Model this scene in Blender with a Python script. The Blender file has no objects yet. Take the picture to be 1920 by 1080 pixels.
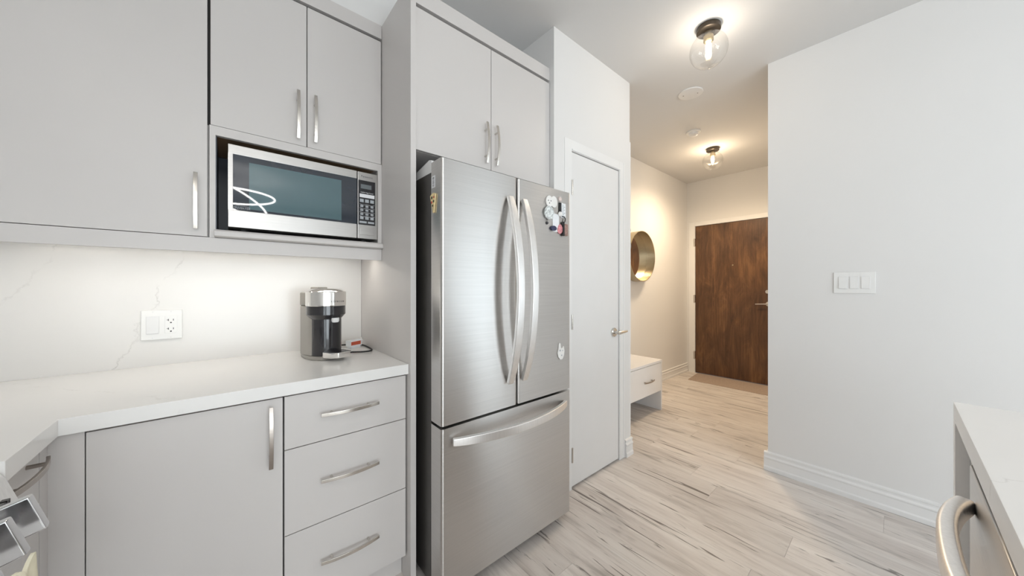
import bpy, bmesh, math, random
from mathutils import Vector, Matrix

random.seed(7)
C = bpy.context.scene.collection
scene = bpy.context.scene

# ------------------------------------------------------------------ camera
cam_d = bpy.data.cameras.new('camera')
cam_d.sensor_width = 36.0
cam_d.lens = 622.0149 / 1920 * 36.0
cam_d.shift_y = -(540 - 537.0785) / 1920
cam_d.clip_start = 0.01
cam = bpy.data.objects.new('camera', cam_d)
C.objects.link(cam)
cam.location = (0, 0, 1.237)
cam.rotation_euler = (math.radians(90), 0, math.radians(49.3667))
scene.camera = cam

# ------------------------------------------------------------------ world, light, exposure
scene.view_settings.view_transform = 'Standard'
scene.view_settings.look = 'None'
scene.view_settings.gamma = 1.0
scene.view_settings.use_curve_mapping = False
scene.view_settings.exposure = 0.02

world = bpy.data.worlds.new('world')
scene.world = world
world.use_nodes = True
wn = world.node_tree.nodes
wn['Background'].inputs['Color'].default_value = (0.80, 0.90, 1.0, 1)
wn['Background'].inputs['Strength'].default_value = 1.0


def area_light(name, loc, rot, sx, sy, power, col):
    d = bpy.data.lights.new(name, 'AREA')
    d.shape = 'RECTANGLE'
    d.size, d.size_y = sx, sy
    d.energy = power
    d.color = col
    o = bpy.data.objects.new(name, d)
    C.objects.link(o)
    o.location = loc
    o.rotation_euler = rot
    return o


# daylight through the three windows of the room behind the camera
WIN_X = 4.6
area_light('daylight_living', (WIN_X + 0.12, 0.40, 0.95), (0, math.radians(90), 0), 1.7, 2.4, 84, (0.90, 0.95, 1.0))
area_light('daylight_balcony', (1.95, 2.773 + 0.17, 1.05), (math.radians(-90), 0, 0), 1.40, 1.9, 17, (0.86, 0.93, 1.0))
area_light('daylight_rear', (2.4, -0.97 - 0.17, 0.95), (math.radians(90), 0, 0), 2.4, 1.6, 44, (0.92, 0.96, 1.0))

# ------------------------------------------------------------------ materials
MATS = {}


def nt(name):
    m = bpy.data.materials.new(name)
    m.use_nodes = True
    n = m.node_tree.nodes
    return m, n, m.node_tree.links, n['Principled BSDF']


def ramp(n, pts):
    r = n.new('ShaderNodeValToRGB')
    e = r.color_ramp.elements
    while len(e) < len(pts):
        e.new(0.5)
    for el, (p, c) in zip(e, pts):
        el.position = p
        el.color = (c[0], c[1], c[2], 1)
    return r


def plain(name, col, rough=0.5, metal=0.0, var=0.03, scale=6.0, bump=0.0, spec=0.5, coat=0.0):
    """painted / plastic / stone surface: colour with a soft procedural mottling"""
    m, n, l, b = nt(name)
    tc = n.new('ShaderNodeTexCoord')
    nz = n.new('ShaderNodeTexNoise')
    nz.inputs['Scale'].default_value = scale
    nz.inputs['Detail'].default_value = 3
    l.new(tc.outputs['Object'], nz.inputs['Vector'])
    lo = [max(0, c * (1 - var)) for c in col]
    hi = [min(1, c * (1 + var)) for c in col]
    r = ramp(n, [(0.3, lo), (0.7, hi)])
    l.new(nz.outputs['Fac'], r.inputs['Fac'])
    l.new(r.outputs['Color'], b.inputs['Base Color'])
    b.inputs['Roughness'].default_value = rough
    b.inputs['Metallic'].default_value = metal
    b.inputs['Specular IOR Level'].default_value = spec
    b.inputs['Coat Weight'].default_value = coat
    if bump:
        nb = n.new('ShaderNodeTexNoise')
        nb.inputs['Scale'].default_value = 180
        l.new(tc.outputs['Object'], nb.inputs['Vector'])
        bp = n.new('ShaderNodeBump')
        bp.inputs['Strength'].default_value = bump
        bp.inputs['Distance'].default_value = 0.002
        l.new(nb.outputs['Fac'], bp.inputs['Height'])
        l.new(bp.outputs['Normal'], b.inputs['Normal'])
    MATS[name] = m
    return m


def brushed(name, col, rough, stretch=(3, 3, 260), aniso=0.0, rot=0.0, bump=0.02):
    """brushed metal: fine lines across one axis"""
    m, n, l, b = nt(name)
    tc = n.new('ShaderNodeTexCoord')
    mp = n.new('ShaderNodeMapping')
    mp.inputs['Scale'].default_value = stretch
    nz = n.new('ShaderNodeTexNoise')
    nz.inputs['Scale'].default_value = 1.0
    nz.inputs['Detail'].default_value = 2
    l.new(tc.outputs['Object'], mp.inputs['Vector'])
    l.new(mp.outputs['Vector'], nz.inputs['Vector'])
    r = ramp(n, [(0.3, [c * 0.96 for c in col]), (0.7, [min(1, c * 1.04) for c in col])])
    l.new(nz.outputs['Fac'], r.inputs['Fac'])
    l.new(r.outputs['Color'], b.inputs['Base Color'])
    b.inputs['Metallic'].default_value = 1.0
    b.inputs['Roughness'].default_value = rough
    if aniso:
        b.inputs['Anisotropic'].default_value = aniso
        b.inputs['Anisotropic Rotation'].default_value = rot
        tg = n.new('ShaderNodeTangent')
        tg.direction_type = 'RADIAL'
        tg.axis = 'Z'
        l.new(tg.outputs['Tangent'], b.inputs['Tangent'])
    bp = n.new('ShaderNodeBump')
    bp.inputs['Strength'].default_value = bump
    bp.inputs['Distance'].default_value = 0.001
    l.new(nz.outputs['Fac'], bp.inputs['Height'])
    l.new(bp.outputs['Normal'], b.inputs['Normal'])
    MATS[name] = m
    return m


def emitter(name, col, strength):
    m, n, l, b = nt(name)
    b.inputs['Base Color'].default_value = (*col, 1)
    b.inputs['Emission Color'].default_value = (*col, 1)
    b.inputs['Emission Strength'].default_value = strength
    MATS[name] = m
    return m


def thin_glass(name, tint=(1, 1, 1), gloss=0.06, rough=0.0, edge=0.35):
    m, n, l, b = nt(name)
    n.remove(b)
    tr = n.new('ShaderNodeBsdfTransparent')
    tr.inputs['Color'].default_value = (*tint, 1)
    gl = n.new('ShaderNodeBsdfGlossy')
    gl.inputs['Roughness'].default_value = rough
    fr = n.new('ShaderNodeLayerWeight')
    fr.inputs['Blend'].default_value = 0.35
    mr = n.new('ShaderNodeMapRange')
    mr.inputs['To Min'].default_value = gloss
    mr.inputs['To Max'].default_value = edge
    l.new(fr.outputs['Facing'], mr.inputs['Value'])
    mx = n.new('ShaderNodeMixShader')
    l.new(mr.outputs['Result'], mx.inputs['Fac'])
    l.new(tr.outputs['BSDF'], mx.inputs[1])
    l.new(gl.outputs['BSDF'], mx.inputs[2])
    l.new(mx.outputs['Shader'], n['Material Output'].inputs['Surface'])
    MATS[name] = m
    return m


def veined(name, base, veins, rough=0.25, faint=0.5):
    """white quartz with thin grey veins; veins = (a, b, width) lines  y = a + b*z  in object space plus noise"""
    m, n, l, b = nt(name)
    tc = n.new('ShaderNodeTexCoord')
    sp = n.new('ShaderNodeSeparateXYZ')
    l.new(tc.outputs['Object'], sp.inputs['Vector'])

    def mth(op, a, bb, clamp=False):
        k = n.new('ShaderNodeMath')
        k.operation = op
        k.use_clamp = clamp
        for i, v in enumerate((a, bb)):
            if v is None:
                continue
            if isinstance(v, (int, float)):
                k.inputs[i].default_value = v
            else:
                l.new(v, k.inputs[i])
        return k.outputs[0]
    nz = n.new('ShaderNodeTexNoise')
    nz.inputs['Scale'].default_value = 9
    nz.inputs['Detail'].default_value = 6
    nz.inputs['Roughness'].default_value = 0.65
    l.new(tc.outputs['Object'], nz.inputs['Vector'])
    brk = n.new('ShaderNodeTexNoise')
    brk.inputs['Scale'].default_value = 14
    l.new(tc.outputs['Object'], brk.inputs['Vector'])
    wob = mth('MULTIPLY', mth('SUBTRACT', nz.outputs['Fac'], 0.5), 0.16)
    total = None
    for (u, a, s, wd) in veins:
        lin = mth('ADD', mth('MULTIPLY', sp.outputs['Z'] if u != 'X' else sp.outputs['X'], s), a)
        d = mth('ABSOLUTE', mth('ADD', mth('SUBTRACT', sp.outputs['Y'], lin), wob), None)
        v = mth('SUBTRACT', 1.0, mth('DIVIDE', d, wd), True)
        v = mth('MULTIPLY', v, mth('MULTIPLY', mth('SUBTRACT', brk.outputs['Fac'], 0.36), 3.0, True))
        total = v if total is None else mth('MAXIMUM', total, v)
    # cloudy marbling everywhere, very faint
    cl = n.new('ShaderNodeTexNoise')
    cl.inputs['Scale'].default_value = 2.2
    cl.inputs['Detail'].default_value = 5
    l.new(tc.outputs['Object'], cl.inputs['Vector'])
    cr = ramp(n, [(0.35, [c * 0.97 for c in base]), (0.65, base)])
    l.new(cl.outputs['Fac'], cr.inputs['Fac'])
    mix = n.new('ShaderNodeMix')
    mix.data_type = 'RGBA'
    l.new(mth('MULTIPLY', total, faint), mix.inputs['Factor'])
    l.new(cr.outputs['Color'], mix.inputs['A'])
    mix.inputs['B'].default_value = (0.36, 0.34, 0.32, 1)
    l.new(mix.outputs['Result'], b.inputs['Base Color'])
    b.inputs['Roughness'].default_value = rough
    MATS[name] = m
    return m


def plank_material():
    m, n, l, b = nt('laminate_plank')
    tc = n.new('ShaderNodeTexCoord')
    oi = n.new('ShaderNodeObjectInfo')
    off = n.new('ShaderNodeVectorMath')
    off.operation = 'SCALE'
    cmb = n.new('ShaderNodeCombineXYZ')
    for i, k in enumerate((37.0, 53.0, 71.0)):
        mu = n.new('ShaderNodeMath')
        mu.operation = 'MULTIPLY'
        mu.inputs[1].default_value = k
        l.new(oi.outputs['Random'], mu.inputs[0])
        l.new(mu.outputs[0], cmb.inputs[i])
    ad = n.new('ShaderNodeVectorMath')
    ad.operation = 'ADD'
    l.new(tc.outputs['Object'], ad.inputs[0])
    l.new(cmb.outputs[0], ad.inputs[1])

    def noise(scale, detail=4, rough=0.6, dist=0.0):
        mp = n.new('ShaderNodeMapping')
        mp.inputs['Scale'].default_value = scale
        l.new(ad.outputs[0], mp.inputs['Vector'])
        t = n.new('ShaderNodeTexNoise')
        t.inputs['Scale'].default_value = 1
        t.inputs['Detail'].default_value = detail
        t.inputs['Roughness'].default_value = rough
        t.inputs['Distortion'].default_value = dist
        l.new(mp.outputs['Vector'], t.inputs['Vector'])
        return t.outputs['Fac']
    broad = ramp(n, [(0.26, (0.50, 0.45, 0.42)), (0.48, (0.71, 0.66, 0.625)), (0.70, (0.80, 0.76, 0.725))])
    l.new(noise((1.5, 9, 1), 5, 0.62, 0.5), broad.inputs['Fac'])

    def over(prev, fac, col, stops, amt):
        r = ramp(n, stops)
        l.new(fac, r.inputs['Fac'])
        mu = n.new('ShaderNodeMath')
        mu.operation = 'MULTIPLY'
        mu.inputs[1].default_value = amt
        l.new(r.outputs['Color'], mu.inputs[0])
        mx = n.new('ShaderNodeMix')
        mx.data_type = 'RGBA'
        l.new(mu.outputs[0], mx.inputs['Factor'])
        l.new(prev, mx.inputs['A'])
        mx.inputs['B'].default_value = (*col, 1)
        return mx.outputs['Result']
    K, W = (0, 0, 0), (1, 1, 1)
    c = over(broad.outputs['Color'], noise((2.2, 60, 1), 5, 0.7, 0.4), (0.36, 0.32, 0.29), [(0.50, K), (0.78, W)], 0.5)
    c = over(c, noise((1.6, 9, 1), 3, 0.55, 1.0), (0.25, 0.225, 0.21), [(0.58, K), (0.75, W)], 0.75)       # smoky patches
    c = over(c, noise((2.4, 26, 1), 4, 0.6, 2.2), (0.13, 0.11, 0.10), [(0.635, K), (0.70, W)], 0.8)       # cracks and knots
    c = over(c, noise((1.1, 30, 1), 3, 0.5, 1.2), (0.11, 0.09, 0.08), [(0.655, K), (0.68, W)], 0.85)      # long dark checks
    hs = n.new('ShaderNodeHueSaturation')
    mr = n.new('ShaderNodeMapRange')
    mr.inputs['To Min'].default_value = 0.93
    mr.inputs['To Max'].default_value = 1.07
    l.new(oi.outputs['Random'], mr.inputs['Value'])
    l.new(mr.outputs['Result'], hs.inputs['Value'])
    l.new(c, hs.inputs['Color'])
    l.new(hs.outputs['Color'], b.inputs['Base Color'])
    b.inputs['Roughness'].default_value = 0.42
    bp = n.new('ShaderNodeBump')
    bp.inputs['Strength'].default_value = 0.12
    bp.inputs['Distance'].default_value = 0.002
    l.new(noise((3, 90, 1)), bp.inputs['Height'])
    l.new(bp.outputs['Normal'], b.inputs['Normal'])
    MATS['plank'] = m


def stained_wood():
    m, n, l, b = nt('stained_veneer')
    tc = n.new('ShaderNodeTexCoord')

    def noise(scale, detail, rough, dist):
        mp = n.new('ShaderNodeMapping')
        mp.inputs['Scale'].default_value = scale
        l.new(tc.outputs['Object'], mp.inputs['Vector'])
        t = n.new('ShaderNodeTexNoise')
        t.inputs['Scale'].default_value = 1
        t.inputs['Detail'].default_value = detail
        t.inputs['Roughness'].default_value = rough
        t.inputs['Distortion'].default_value = dist
        l.new(mp.outputs['Vector'], t.inputs['Vector'])
        return t.outputs['Fac']
    a = ramp(n, [(0.3, (0.060, 0.028, 0.014)), (0.52, (0.135, 0.064, 0.029)), (0.72, (0.24, 0.12, 0.052))])
    l.new(noise((7, 7, 1.8), 6, 0.68, 0.8), a.inputs['Fac'])
    g = ramp(n, [(0.35, (0.55, 0.55, 0.55)), (0.7, (1.15, 1.15, 1.15))])
    l.new(noise((60, 60, 2.5), 4, 0.6, 0.2), g.inputs['Fac'])
    mx = n.new('ShaderNodeMix')
    mx.data_type = 'RGBA'
    mx.blend_type = 'MULTIPLY'
    mx.inputs['Factor'].default_value = 0.75
    l.new(a.outputs['Color'], mx.inputs['A'])
    l.new(g.outputs['Color'], mx.inputs['B'])
    l.new(mx.outputs['Result'], b.inputs['Base Color'])
    b.inputs['Roughness'].default_value = 0.38
    MATS['door_wood'] = m


plain('wall_paint', (0.79, 0.785, 0.78), 0.85, var=0.01, scale=1.5, bump=0.03)
plain('ceiling_paint', (0.72, 0.715, 0.71), 0.9, var=0.01, scale=1.5, bump=0.03)
plain('trim_white', (0.84, 0.84, 0.84), 0.4, var=0.01)
plain('door_white', (0.80, 0.80, 0.80), 0.42, var=0.01)
plain('cabinet_grey', (0.66, 0.633, 0.618), 0.38, var=0.015, scale=2.0)
plain('cabinet_inside', (0.30, 0.26, 0.22), 0.6)
plain('dark_gap', (0.03, 0.028, 0.026), 0.7)
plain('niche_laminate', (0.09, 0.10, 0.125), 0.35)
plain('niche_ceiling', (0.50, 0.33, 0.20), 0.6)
plain('plastic_white', (0.86, 0.86, 0.85), 0.3, var=0.01)
plain('plastic_switch', (0.80, 0.80, 0.80), 0.28, var=0.01)
plain('plastic_black', (0.015, 0.015, 0.018), 0.25)
plain('rubber_black', (0.02, 0.02, 0.02), 0.6)
plain('gasket_black', (0.012, 0.012, 0.013), 0.5)
plain('subfloor', (0.10, 0.085, 0.075), 0.9)
plain('doormat_weave', (0.42, 0.33, 0.27), 0.95, var=0.08, scale=60, bump=0.4)
plain('bench_white', (0.85, 0.85, 0.86), 0.3, var=0.01)
plain('towel_cream', (0.80, 0.76, 0.60), 0.95, var=0.05, scale=40, bump=0.5)
plain('paper_white', (0.82, 0.84, 0.86), 0.8, var=0.03, scale=60)
plain('paper_mottled', (0.66, 0.70, 0.70), 0.6, var=0.45, scale=90)
plain('ceramic_white', (0.85, 0.84, 0.82), 0.3, var=0.02)
plain('magnet_pink', (0.70, 0.28, 0.30), 0.5, var=0.4, scale=110)
plain('magnet_navy', (0.03, 0.035, 0.09), 0.35)
plain('magnet_blush', (0.78, 0.66, 0.62), 0.5, var=0.1, scale=80)
plain('magnet_brown', (0.32, 0.20, 0.17), 0.5, var=0.4, scale=100)
plain('pizza_cheese', (0.82, 0.66, 0.36), 0.6, var=0.15, scale=70)
plain('pizza_tomato', (0.55, 0.06, 0.04), 0.5)
plain('pizza_olive', (0.05, 0.06, 0.03), 0.5)
plain('box_red', (0.55, 0.10, 0.05), 0.5, var=0.15, scale=30)
plain('print_dark', (0.05, 0.05, 0.055), 0.6)
plain('print_white', (0.85, 0.86, 0.88), 0.6)
plain('print_grey', (0.42, 0.45, 0.48), 0.5)
plain('coffee_black', (0.018, 0.017, 0.02), 0.12, coat=0.5)
plain('coffee_grey', (0.30, 0.28, 0.25), 0.28, coat=0.3)
plain('coffee_tank', (0.50, 0.50, 0.49), 0.2, coat=0.3)
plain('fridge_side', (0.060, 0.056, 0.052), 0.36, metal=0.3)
plain('bronze', (0.075, 0.062, 0.050), 0.38, metal=0.8)
plain('mw_glass', (0.010, 0.018, 0.032), 0.02, spec=0.7)
plain('mw_screen', (0.075, 0.145, 0.165), 0.02, spec=0.7, var=0.06, scale=3)
plain('mw_display', (0.16, 0.18, 0.19), 0.2)
plain('icon_dark', (0.10, 0.10, 0.10), 0.6)
plain('cooktop_black', (0.012, 0.012, 0.013), 0.08)
brushed('steel', (0.62, 0.605, 0.59), 0.30, (3, 3, 320), aniso=0.93, rot=0.25, bump=0.004)
brushed('steel_handle', (0.88, 0.87, 0.86), 0.38, (200, 200, 8))
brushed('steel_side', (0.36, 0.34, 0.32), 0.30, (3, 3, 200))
brushed('steel_mw', (0.46, 0.445, 0.43), 0.36, (3, 3, 300), aniso=0.6, rot=0.25)
brushed('nickel', (0.66, 0.63, 0.59), 0.22, (40, 40, 40))
brushed('nickel_dark', (0.40, 0.36, 0.33), 0.30, (40, 40, 40))
brushed('chrome', (0.82, 0.81, 0.79), 0.07, (10, 10, 10), bump=0.0)
brushed('knob_steel', (0.62, 0.62, 0.63), 0.16, (60, 60, 60))
brushed('brass', (0.50, 0.42, 0.28), 0.35, (30, 30, 200))
brushed('mirror', (0.82, 0.80, 0.78), 0.02, (2, 2, 2), bump=0.0)
thin_glass('globe_glass', (0.985, 0.985, 0.98), 0.03, 0.02, 0.45)
thin_glass('window_glass', (0.97, 0.985, 0.98), 0.04, 0.0, 0.3)
emitter('led_strip', (1.0, 0.95, 0.86), 19)
emitter('bulb_glow', (1.0, 0.86, 0.66), 30)
emitter('ring_glow', (1.0, 0.98, 0.95), 26)
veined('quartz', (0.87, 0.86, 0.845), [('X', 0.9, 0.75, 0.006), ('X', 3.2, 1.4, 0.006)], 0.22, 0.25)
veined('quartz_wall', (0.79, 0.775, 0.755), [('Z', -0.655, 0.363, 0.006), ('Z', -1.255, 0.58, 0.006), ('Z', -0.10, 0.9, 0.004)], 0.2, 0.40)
veined('quartz_island', (0.87, 0.86, 0.845), [('X', 0.4, 1.2, 0.006)], 0.25, 0.25)
plank_material()
stained_wood()


# ------------------------------------------------------------------ geometry helpers
def root_of(o):
    while o is not None and o.parent is not None:
        o = o.parent
    return o


class MB:
    """collects shapes given in world coordinates; build() links them as one mesh object under a parent"""
    def __init__(self):
        self.bm = bmesh.new()

    def box(self, x0, x1, y0, y1, z0, z1, bevel=0.0, seg=2):
        x0, x1 = min(x0, x1), max(x0, x1)
        y0, y1 = min(y0, y1), max(y0, y1)
        z0, z1 = min(z0, z1), max(z0, z1)
        b = bmesh.new()
        vs = [b.verts.new((x, y, z)) for x in (x0, x1) for y in (y0, y1) for z in (z0, z1)]
        for f in ((0, 1, 3, 2), (4, 6, 7, 5), (0, 4, 5, 1), (2, 3, 7, 6), (0, 2, 6, 4), (1, 5, 7, 3)):
            b.faces.new([vs[i] for i in f])
        if bevel > 0:
            bmesh.ops.bevel(b, geom=b.edges[:], offset=bevel, segments=seg, profile=0.5, affect='EDGES')
        self.join(b)
        return self

    def join(self, b, M=None):
        if M is not None:
            bmesh.ops.transform(b, matrix=M, verts=b.verts[:])
        me = bpy.data.meshes.new('tmp')
        b.to_mesh(me)
        b.free()
        self.bm.from_mesh(me)
        bpy.data.meshes.remove(me)
        return self

    def prism(self, pts, axis, a0, a1, bevel=0.0, seg=2):
        """extrude a 2-D outline along an axis; pts are the other two coordinates in cyclic order"""
        b = bmesh.new()

        def mk(p, a):
            u, v = p
            return {'x': (a, u, v), 'y': (u, a, v), 'z': (u, v, a)}[axis]
        lo = [b.verts.new(mk(p, a0)) for p in pts]
        hi = [b.verts.new(mk(p, a1)) for p in pts]
        b.faces.new(lo)
        b.faces.new(hi[::-1])
        n = len(pts)
        for i in range(n):
            j = (i + 1) % n
            b.faces.new((lo[i], hi[i], hi[j], lo[j]))
        bmesh.ops.recalc_face_normals(b, faces=b.faces[:])
        if bevel > 0:
            ed = [e for e in b.edges if e.calc_face_angle(0) > 0.6]
            bmesh.ops.bevel(b, geom=ed, offset=bevel, segments=seg, profile=0.5, affect='EDGES')
        return self.join(b)

    def lathe(self, prof, center=(0, 0, 0), axis='z', seg=40, M=None):
        """prof: (radius, height) pairs; a radius of 0 closes the end"""
        b = bmesh.new()
        rings = []
        for r, h in prof:
            if r <= 1e-6:
                rings.append([b.verts.new((0, 0, h))])
            else:
                rings.append([b.verts.new((r * math.cos(2 * math.pi * i / seg), r * math.sin(2 * math.pi * i / seg), h)) for i in range(seg)])
        for A, B in zip(rings, rings[1:]):
            for i in range(seg):
                j = (i + 1) % seg
                a = [A[i % len(A)], A[j % len(A)], B[j % len(B)], B[i % len(B)]]
                u = []
                for v in a:
                    if v not in u:
                        u.append(v)
                if len(u) >= 3:
                    b.faces.new(u)
        bmesh.ops.recalc_face_normals(b, faces=b.faces[:])
        R = {'z': Matrix.Identity(4), 'x': Matrix.Rotation(math.radians(90), 4, 'Y'), 'y': Matrix.Rotation(math.radians(-90), 4, 'X'),
             '-z': Matrix.Rotation(math.radians(180), 4, 'X')}[axis]
        T = Matrix.Translation(center) @ (M if M is not None else R)
        return self.join(b, T)

    def tube(self, pts, r, seg=10, cap=True, closed=False):
        pts = [Vector(p) for p in pts]
        b = bmesh.new()
        n = len(pts)
        rings = []
        up = None
        for i, p in enumerate(pts):
            if closed:
                t = (pts[(i + 1) % n] - pts[i - 1]).normalized()
            else:
                t = (pts[min(i + 1, n - 1)] - pts[max(i - 1, 0)]).normalized()
            if up is None:
                up = Vector((0, 0, 1)) if abs(t.z) < 0.9 else Vector((1, 0, 0))
            s = t.cross(up).normalized()
            up = s.cross(t).normalized()
            rr = r[i] if isinstance(r, (list, tuple)) else r
            rings.append([b.verts.new(p + rr * (math.cos(2 * math.pi * k / seg) * s + math.sin(2 * math.pi * k / seg) * up)) for k in range(seg)])
        m = n if closed else n - 1
        for i in range(m):
            A, B = rings[i], rings[(i + 1) % n]
            for k in range(seg):
                j = (k + 1) % seg
                b.faces.new((A[k], A[j], B[j], B[k]))
        if cap and not closed:
            b.faces.new(rings[0][::-1])
            b.faces.new(rings[-1])
        bmesh.ops.recalc_face_normals(b, faces=b.faces[:])
        return self.join(b)

    def sweep_rect(self, pts, side, half_w, half_t, bevel=0.0):
        """rectangular bar along pts; side = fixed width direction, half_w/half_t may be lists"""
        pts = [Vector(p) for p in pts]
        side = Vector(side).normalized()
        b = bmesh.new()
        rings = []
        n = len(pts)
        for i, p in enumerate(pts):
            t = (pts[min(i + 1, n - 1)] - pts[max(i - 1, 0)]).normalized()
            nn = t.cross(side).normalized()
            w = half_w[i] if isinstance(half_w, (list, tuple)) else half_w
            h = half_t[i] if isinstance(half_t, (list, tuple)) else half_t
            rings.append([b.verts.new(p + side * w * a + nn * h * c) for a, c in ((-1, -1), (1, -1), (1, 1), (-1, 1))])
        for A, B in zip(rings, rings[1:]):
            for k in range(4):
                j = (k + 1) % 4
                b.faces.new((A[k], A[j], B[j], B[k]))
        b.faces.new(rings[0][::-1])
        b.faces.new(rings[-1])
        bmesh.ops.recalc_face_normals(b, faces=b.faces[:])
        if bevel:
            ed = [e for e in b.edges if e.calc_face_angle(0) > 0.9]
            bmesh.ops.bevel(b, geom=ed, offset=bevel, segments=2, profile=0.5, affect='EDGES')
        return self.join(b)

    def text(self, body, size, M, extrude=0.0002):
        cu = bpy.data.curves.new('t', 'FONT')
        cu.body = body
        cu.size = size
        cu.extrude = extrude
        cu.align_x = 'CENTER'
        cu.align_y = 'CENTER'
        cu.resolution_u = 2
        ob = bpy.data.objects.new('t', cu)
        me = bpy.data.meshes.new_from_object(ob)
        b = bmesh.new()
        b.from_mesh(me)
        bpy.data.objects.remove(ob)
        bpy.data.curves.remove(cu)
        bpy.data.meshes.remove(me)
        return self.join(b, M)

    def build(self, name, mat, parent=None, smooth=35, kind=None, label=None):
        me = bpy.data.meshes.new(name)
        o = bpy.data.objects.new(name, me)
        C.objects.link(o)
        off = Vector((0, 0, 0))
        if parent is not None:
            o.parent = parent
            r = root_of(parent)
            off = Vector(r.get('org', (0, 0, 0)))
        else:
            zs = [v.co for v in self.bm.verts]
            lo = Vector((min(v.x for v in zs), min(v.y for v in zs), min(v.z for v in zs)))
            hi = Vector((max(v.x for v in zs), max(v.y for v in zs), max(v.z for v in zs)))
            off = Vector(((lo.x + hi.x) / 2, (lo.y + hi.y) / 2, lo.z))
            if self.keep_origin:
                off = Vector((0, 0, 0))
            o.location = off
            ORG[o.name] = tuple(off)
        if off.length > 0:
            bmesh.ops.translate(self.bm, vec=-off, verts=self.bm.verts[:])
        if smooth:
            ang = math.radians(smooth)
            for f in self.bm.faces:
                f.smooth = True
            for e in self.bm.edges:
                if len(e.link_faces) == 2 and e.calc_face_angle(0) > ang:
                    e.smooth = False
        self.bm.to_mesh(me)
        self.bm.free()
        me.materials.append(MATS[mat])
        if smooth:
            wnm = o.modifiers.new('weighted_normals', 'WEIGHTED_NORMAL')
            wnm.mode = 'FACE_AREA'
            wnm.weight = 100
            wnm.keep_sharp = True
        if kind:
            o['kind'] = kind
        if label:
            o['label'] = label
        if parent is None:
            o['org'] = tuple(off)
        return o

    keep_origin = False


ORG = {}
EMPTIES = []


def thing(name, label, cat, loc, group=None, local=False, rotz=0.0):
    o = bpy.data.objects.new(name, None)
    o.empty_display_size = 0.05
    C.objects.link(o)
    o.location = loc
    o.rotation_euler = (0, 0, rotz)
    o['org'] = (0.0, 0.0, 0.0) if local else tuple(loc)
    o['label'] = label
    o['category'] = cat
    if group:
        o['group'] = group
    return o


def tag(o, label, cat, group=None):
    o['label'] = label
    o['category'] = cat
    if group:
        o['group'] = group
    return o


def struct(name, mb, mat, label=None, **kw):
    o = mb.build(name, mat, None, **kw)
    o['kind'] = 'structure'
    if label:
        o['label'] = label
    return o


def box(name, dims, mat, parent, bevel=0.0, **kw):
    return MB().box(*dims, bevel=bevel).build(name, mat, parent, **kw)


def bar_handle(parent, c, axis, normal, mat='nickel', length=0.20, name='handle'):
    """slightly bowed flat bar on two posts; c = centre on the door face"""
    c, a, nrm = Vector(c), Vector(axis), Vector(normal)
    side = a.cross(nrm)
    mb = MB()
    pts = []
    for i in range(13):
        u = -1 + 2 * i / 12
        pts.append(c + a * (u * length / 2) + nrm * (0.034 - 0.014 * u * u))
    mb.sweep_rect(pts, side, 0.0058, 0.0032, bevel=0.0008)
    for s in (-1, 1):
        p = c + a * (s * 0.064)
        mb.tube([p + nrm * 0.0, p + nrm * 0.030], 0.0045, 10)
    return mb.build(name, mat, parent)


XW, XU, XC, XB, XG, X2 = -1.988, -1.647, -1.3283, -1.348, -1.329, -1.296
YP0, YP1 = 0.5735, 0.598
YR, YF, XH, XR, ZC = 2.773, 5.11, -2.02, -0.575, 2.74
YREAR = -0.97
YE = 2.2592     # end of the closet block
YC0 = 1.4315    # side of the closet block

# ================================================================== the room shell
T = 0.12
floor = struct('floor', MB().box(-2.2, WIN_X + 0.2, -1.2, 5.3, -0.06, -0.010), 'subfloor', 'greige wood-look laminate plank floor')
ceiling = struct('ceiling', MB().box(-2.2, WIN_X + 0.2, -1.2, 5.3, ZC, ZC + 0.1), 'ceiling_paint', 'flat off-white painted ceiling')
struct('wall_left', MB().box(XW - T, XW, YREAR - T, YC0, 0, ZC), 'wall_paint', 'white wall behind the kitchen cabinets')
struct('wall_bulkhead', MB().box(XW, -1.652, YREAR, YC0, 2.5135, ZC), 'wall_paint', 'white bulkhead above the kitchen cabinets')
struct('wall_rear', MB().box(XW - T, 1.0, YREAR - T, YREAR, 0, ZC).box(3.8, WIN_X + T, YREAR - T, YREAR, 0, ZC)
       .box(1.0, 3.8, YREAR - T, YREAR, 0, 0.08).box(1.0, 3.8, YREAR - T, YREAR, 1.85, ZC), 'wall_paint', 'white wall behind the range')
struct('wall_window', MB().box(WIN_X, WIN_X + T, YREAR - T, -0.85, 0, ZC).box(WIN_X, WIN_X + T, 1.65, YR + T, 0, ZC)
       .box(WIN_X, WIN_X + T, -0.85, 1.65, 0, 0.08).box(WIN_X, WIN_X + T, -0.85, 1.65, 1.85, ZC), 'wall_paint', 'white wall around the living room window')
struct('wall_right', MB().box(XR, 1.22, YR, YR + T, 0, ZC).box(2.68, WIN_X, YR, YR + T, 0, ZC)
       .box(1.22, 2.68, YR, YR + T, 2.05, ZC).box(1.22, 2.68, YR, YR + T, 0, 0.10)
       .box(XR, XR + T, YR + T, YF, 0, ZC), 'wall_paint', 'plain white wall with triple light switch')
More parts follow.
